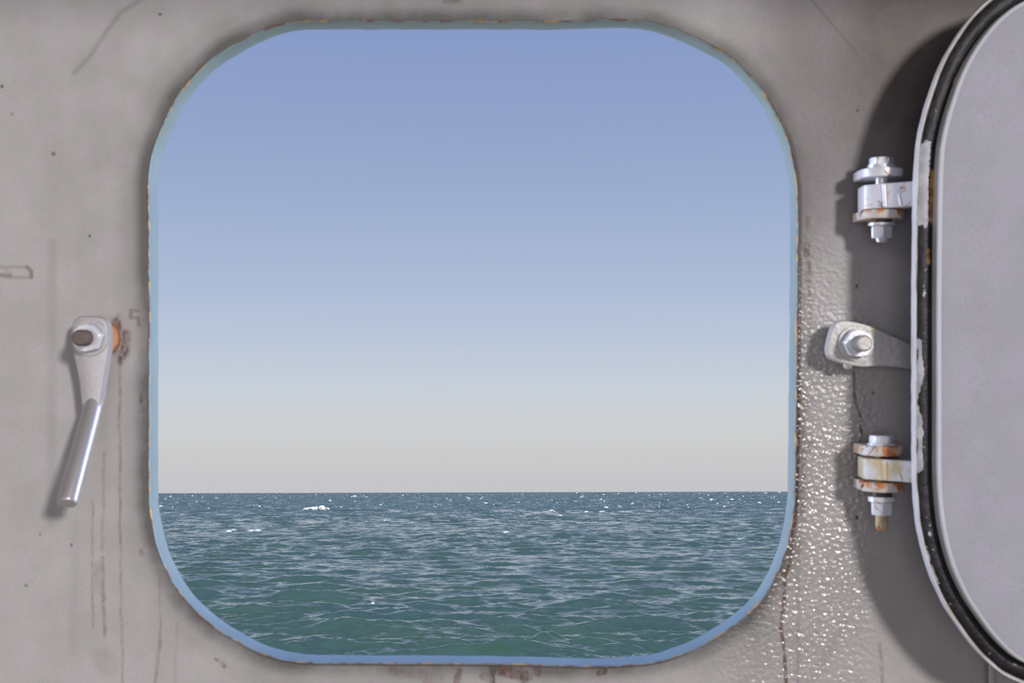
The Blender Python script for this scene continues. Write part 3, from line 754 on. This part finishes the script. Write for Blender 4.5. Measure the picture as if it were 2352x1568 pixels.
# ------------------------------------------------------------------ the sea
def sea():
    # rings around the ship, finer towards the window's view; heights from a sum of trochoidal waves
    vpx = np.r_[np.array([0.35, 0.7, 1.1, 1.6]), np.arange(2.2, 430, 0.75), 430 * 1.06 ** np.arange(1, 22)]
    r = EYE * FPX / vpx
    az_c = np.arctan(np.arange(-860, 861, 1.35) / FPX * 1.0)
    side = np.radians(15 + 50 * (np.linspace(0, 1, 70)[1:]) ** 1.6)
    az_c = az_c[np.abs(az_c) < np.radians(15)]
    az = np.r_[-side[::-1], az_c, side]
    RR, AA = np.meshgrid(r, az, indexing='ij')
    X = RR * np.sin(AA); Y = RR * np.cos(AA)
    X = X.astype(np.float64); Y = Y.astype(np.float64)
    Z = np.zeros_like(X); DX = np.zeros_like(X); DY = np.zeros_like(X); SX = np.zeros_like(X); SY = np.zeros_like(X)
    g = np.random.default_rng(5)
    wind = math.radians(262)
    comps = []
    for lam_lo, lam_hi, n, slope in ((9, 17, 7, 0.08), (4.5, 9, 14, 0.125), (2.2, 4.5, 22, 0.11), (1.1, 2.2, 26, 0.09), (0.5, 1.1, 34, 0.085), (0.22, 0.5, 36, 0.07)):
        for _ in range(n):
            lam = math.exp(g.uniform(math.log(lam_lo), math.log(lam_hi)))
            th = wind + g.normal(0, 0.55 if lam > 2 else 0.75)
            k = 2 * math.pi / lam
            a = slope / k * math.sqrt(2 / n)
            comps.append((lam, k * math.cos(th), k * math.sin(th), a, g.uniform(0, 6.283)))
    DR = RR ** 2 / EYE * 0.75 / FPX
    for lam, kx, ky, a, ph in comps:
        k = math.hypot(kx, ky)
        t = kx * X + ky * Y + ph
        # slow grouping so waves come in patches
        ct, st = np.cos(t), np.sin(t)
        wl = np.clip(0.6 * lam / DR, 0.22, 1)
        Z += a * ct; SX += -a * kx * st * wl; SY += -a * ky * st * wl
        if lam > 1.0:
            DX += -0.9 * a * kx / k * st; DY += -0.9 * a * ky / k * st
    gust = 1 + 0.30 * np.sin(X * 0.021 + 1.3 * np.sin(Y * 0.009)) * np.sin(Y * 0.017 + 0.8)
    Z *= gust; SX *= gust; SY *= gust
    # named crests: (photo x, photo y, half width px, height px, depth px)
    U = np.tan(AA) * FPX + 1176; V = np.broadcast_to(vpx[:, None], U.shape)      # px right of axis / below horizon
    foam = np.zeros_like(Z)
    fn = np.sin(U * 1.9 + 2.1 * np.sin(V * 1.7)) * 0.25 + g.uniform(-.18, .18, U.shape)
    def crest(px, py, w, hpx, dv, sk=0.0):
        nonlocal Z, SY
        v0 = py - 1129.5 + hpx * .5
        m = (np.abs(U - px) < 4 * w) & (np.abs(V - v0) < 5 * dv + 3)
        e = np.exp(-((U[m] - px) / w) ** 2 - ((V[m] - v0 - sk * (U[m] - px)) / dv) ** 2)
        Z[m] += e * hpx * RR[m] / FPX
        return m, e
    for px, py, w, h, dv, sk in ((1252, 1462, 34, 20, 4.5, -.10), (1245, 1470, 110, 14, 12, -.08), (1410, 1450, 70, 9, 9, .02), (1460, 1490, 90, 8, 14, .10), (560, 1222, 60, 5, 4, 0), (530, 1258, 80, 4, 5, 0),
                             (760, 1292, 90, 5, 6, 0), (900, 1300, 70, 4, 6, 0), (1040, 1228, 55, 4, 4, 0), (1330, 1358, 90, 6, 8, 0), (690, 1470, 80, 8, 10, -.15),
                             (1105, 1215, 60, 3, 4, 0), (1500, 1335, 60, 5, 7, 0), (1020, 1460, 90, 7, 12, 0)):
        crest(px, py, w, h, dv, sk)
    def whitecap(px, py, w, hpx, thr=0.55):
        m, e = crest(px, py, w, hpx, max(1.0, hpx * .42))
        foam[m] = np.maximum(foam[m], (e + fn[m] * 0.8 > thr).astype(float))
    for px, py, w, h in ((706, 1166, 10, 4), (722, 1165, 14, 5), (742, 1164, 9, 7), (756, 1166, 5, 2), (530, 1215, 8, 3), (545, 1213, 12, 3.4), (582, 1213, 11, 3), (596, 1214, 8, 2),
                      (598, 1159, 3, 2.5), (886, 1193, 5, 2), (760, 1147, 4, 2), (815, 1138, 7, 2.5), (1115, 1154, 6, 2.5), (1266, 1172, 9, 4), (1381, 1175, 9, 2.6),
                      (1390, 1164, 5, 2.3), (1422, 1163, 5, 2), (1631, 1147, 5, 2), (1678, 1147, 5, 2.3), (1161, 1221, 8, 2.6), (1450, 1156, 4, 2.2), (1575, 1160, 6, 2),
                      (1740, 1155, 5, 2), (1692, 1235, 7, 2.2), (1346, 1174, 6, 2), (1284, 1183, 6, 1.8), (1075, 1142, 4, 2.2), (1035, 1165, 5, 1.8), (395, 1137, 4, 2), (374, 1158, 4, 1.8)):
        whitecap(px, py, w, h)
    for _ in range(90):
        v = 1.5 + 34 * g.random() ** 1.8
        whitecap(g.uniform(330, 1850), 1130 + v, g.uniform(1.3, 4.2), g.uniform(0.4, 1.0), 0.72)
    # glints and little crests breaking nearer by
    for px, py, w, h in ((1256, 1450, 5, 2.6), (1246, 1461, 4, 2.2), (1206, 1454, 5, 1.5), (1120, 1302, 6, 1.4), (860, 1376, 6, 1.2), (595, 1383, 5, 1.2), (1740, 1246, 10, 2)):
        whitecap(px, py, w, h, 0.62)
    co = np.empty((X.size, 3)); co[:, 0] = (X + DX).ravel(); co[:, 1] = (Y + DY).ravel(); co[:, 2] = Z.ravel()
    nr, nc = X.shape
    idx = np.arange(nr * nc).reshape(nr, nc)
    f = np.stack([idx[:-1, :-1], idx[:-1, 1:], idx[1:, 1:], idx[1:, :-1]], -1).reshape(-1, 4)
    me = bpy.data.meshes.new('sea')
    me.vertices.add(len(co)); me.vertices.foreach_set('co', co.ravel())
    me.loops.add(f.size); me.polygons.add(len(f))
    me.loops.foreach_set('vertex_index', f.ravel().astype(np.int32))
    me.polygons.foreach_set('loop_start', np.arange(0, f.size, 4, dtype=np.int32))
    me.polygons.foreach_set('use_smooth', np.ones(len(f), bool))
    me.update(calc_edges=True)
    # far rows: the mesh is coarser than the waves, so hand over the waves' own slopes
    vn = np.empty(len(co) * 3); me.vertices.foreach_get('normal', vn) if False else me.vertex_normals.foreach_get('vector', vn)
    vn = vn.reshape(-1, 3)
    if vn[:, 2].mean() < 0: vn = -vn; me.flip_normals()
    # at grazing sight only the faces turned to the ship show
    tilt = 0.15 * np.clip((RR - 150) / 500, 0, 1)
    an = np.stack([(-SX - tilt * np.sin(AA)).ravel(), (-SY - tilt * np.cos(AA)).ravel(), np.ones(X.size)], 1); an /= np.linalg.norm(an, axis=1)[:, None]
    wf = np.clip((RR.ravel() - 110) / 200, 0, 1)[:, None]
    nn = vn * (1 - wf) + an * wf; nn /= np.linalg.norm(nn, axis=1)[:, None]
    me.normals_split_custom_set_from_vertices(nn.tolist())
    a = me.attributes.new('foam', 'FLOAT', 'POINT'); a.data.foreach_set('value', foam.ravel().astype(np.float32))
    b = NB('sea_water'); v = b.n('ShaderNodeNewGeometry').outputs['Position']
    nbase = b.n('ShaderNodeNewGeometry').outputs['Normal']
    acc = nbase
    # ripples too small for the mesh, several sizes, stretched across the wind
    for sc_, amt, st in ((2.2, 0.12, (0.6, 1, 1)), (8, 0.13, (0.7, 1, 1))):
        nz = b.noise(b.scale(v, st), sc_, 3, 0.6, 0.3, color=True)
        s1 = b.n('ShaderNodeVectorMath'); s1.operation = 'SUBTRACT'; b.l(nz, s1.inputs[0]); s1.inputs[1].default_value = (.5, .5, .5)
        s2 = b.n('ShaderNodeVectorMath'); s2.operation = 'MULTIPLY_ADD'; b.l(s1.outputs[0], s2.inputs[0]); s2.inputs[1].default_value = (amt * 1.4, amt * 2.0, 0)
        b.l(acc, s2.inputs[2]); acc = s2.outputs[0]
    nm = b.n('ShaderNodeVectorMath'); nm.operation = 'NORMALIZE'; b.l(acc, nm.inputs[0])
    tint = b.mix(b.ramp(b.noise(v, 0.05, 3), 0.35, 0.65), lin(42, 64, 32), lin(38, 60, 38))
    fo = b.attr('foam')
    c = b.mix(fo, tint, lin(255, 242, 214))
    b.l(c, b.bsdf.inputs['Base Color']); b.l(nm.outputs[0], b.bsdf.inputs['Normal'])
    b.l(b.ramp(fo, 0, 1, 0.06, 0.9), b.bsdf.inputs['Roughness'])
    b.bsdf.inputs['IOR'].default_value = 1.36
    me.materials.append(b.m)
    o = bpy.data.objects.new('sea', me); COL.objects.link(o)
    tagged(o, 'choppy dark green sea with small whitecaps reaching the horizon', 'sea', kind='structure')
sea()

for o in bpy.data.objects:
    if '_at' in o.keys(): del o['_at']
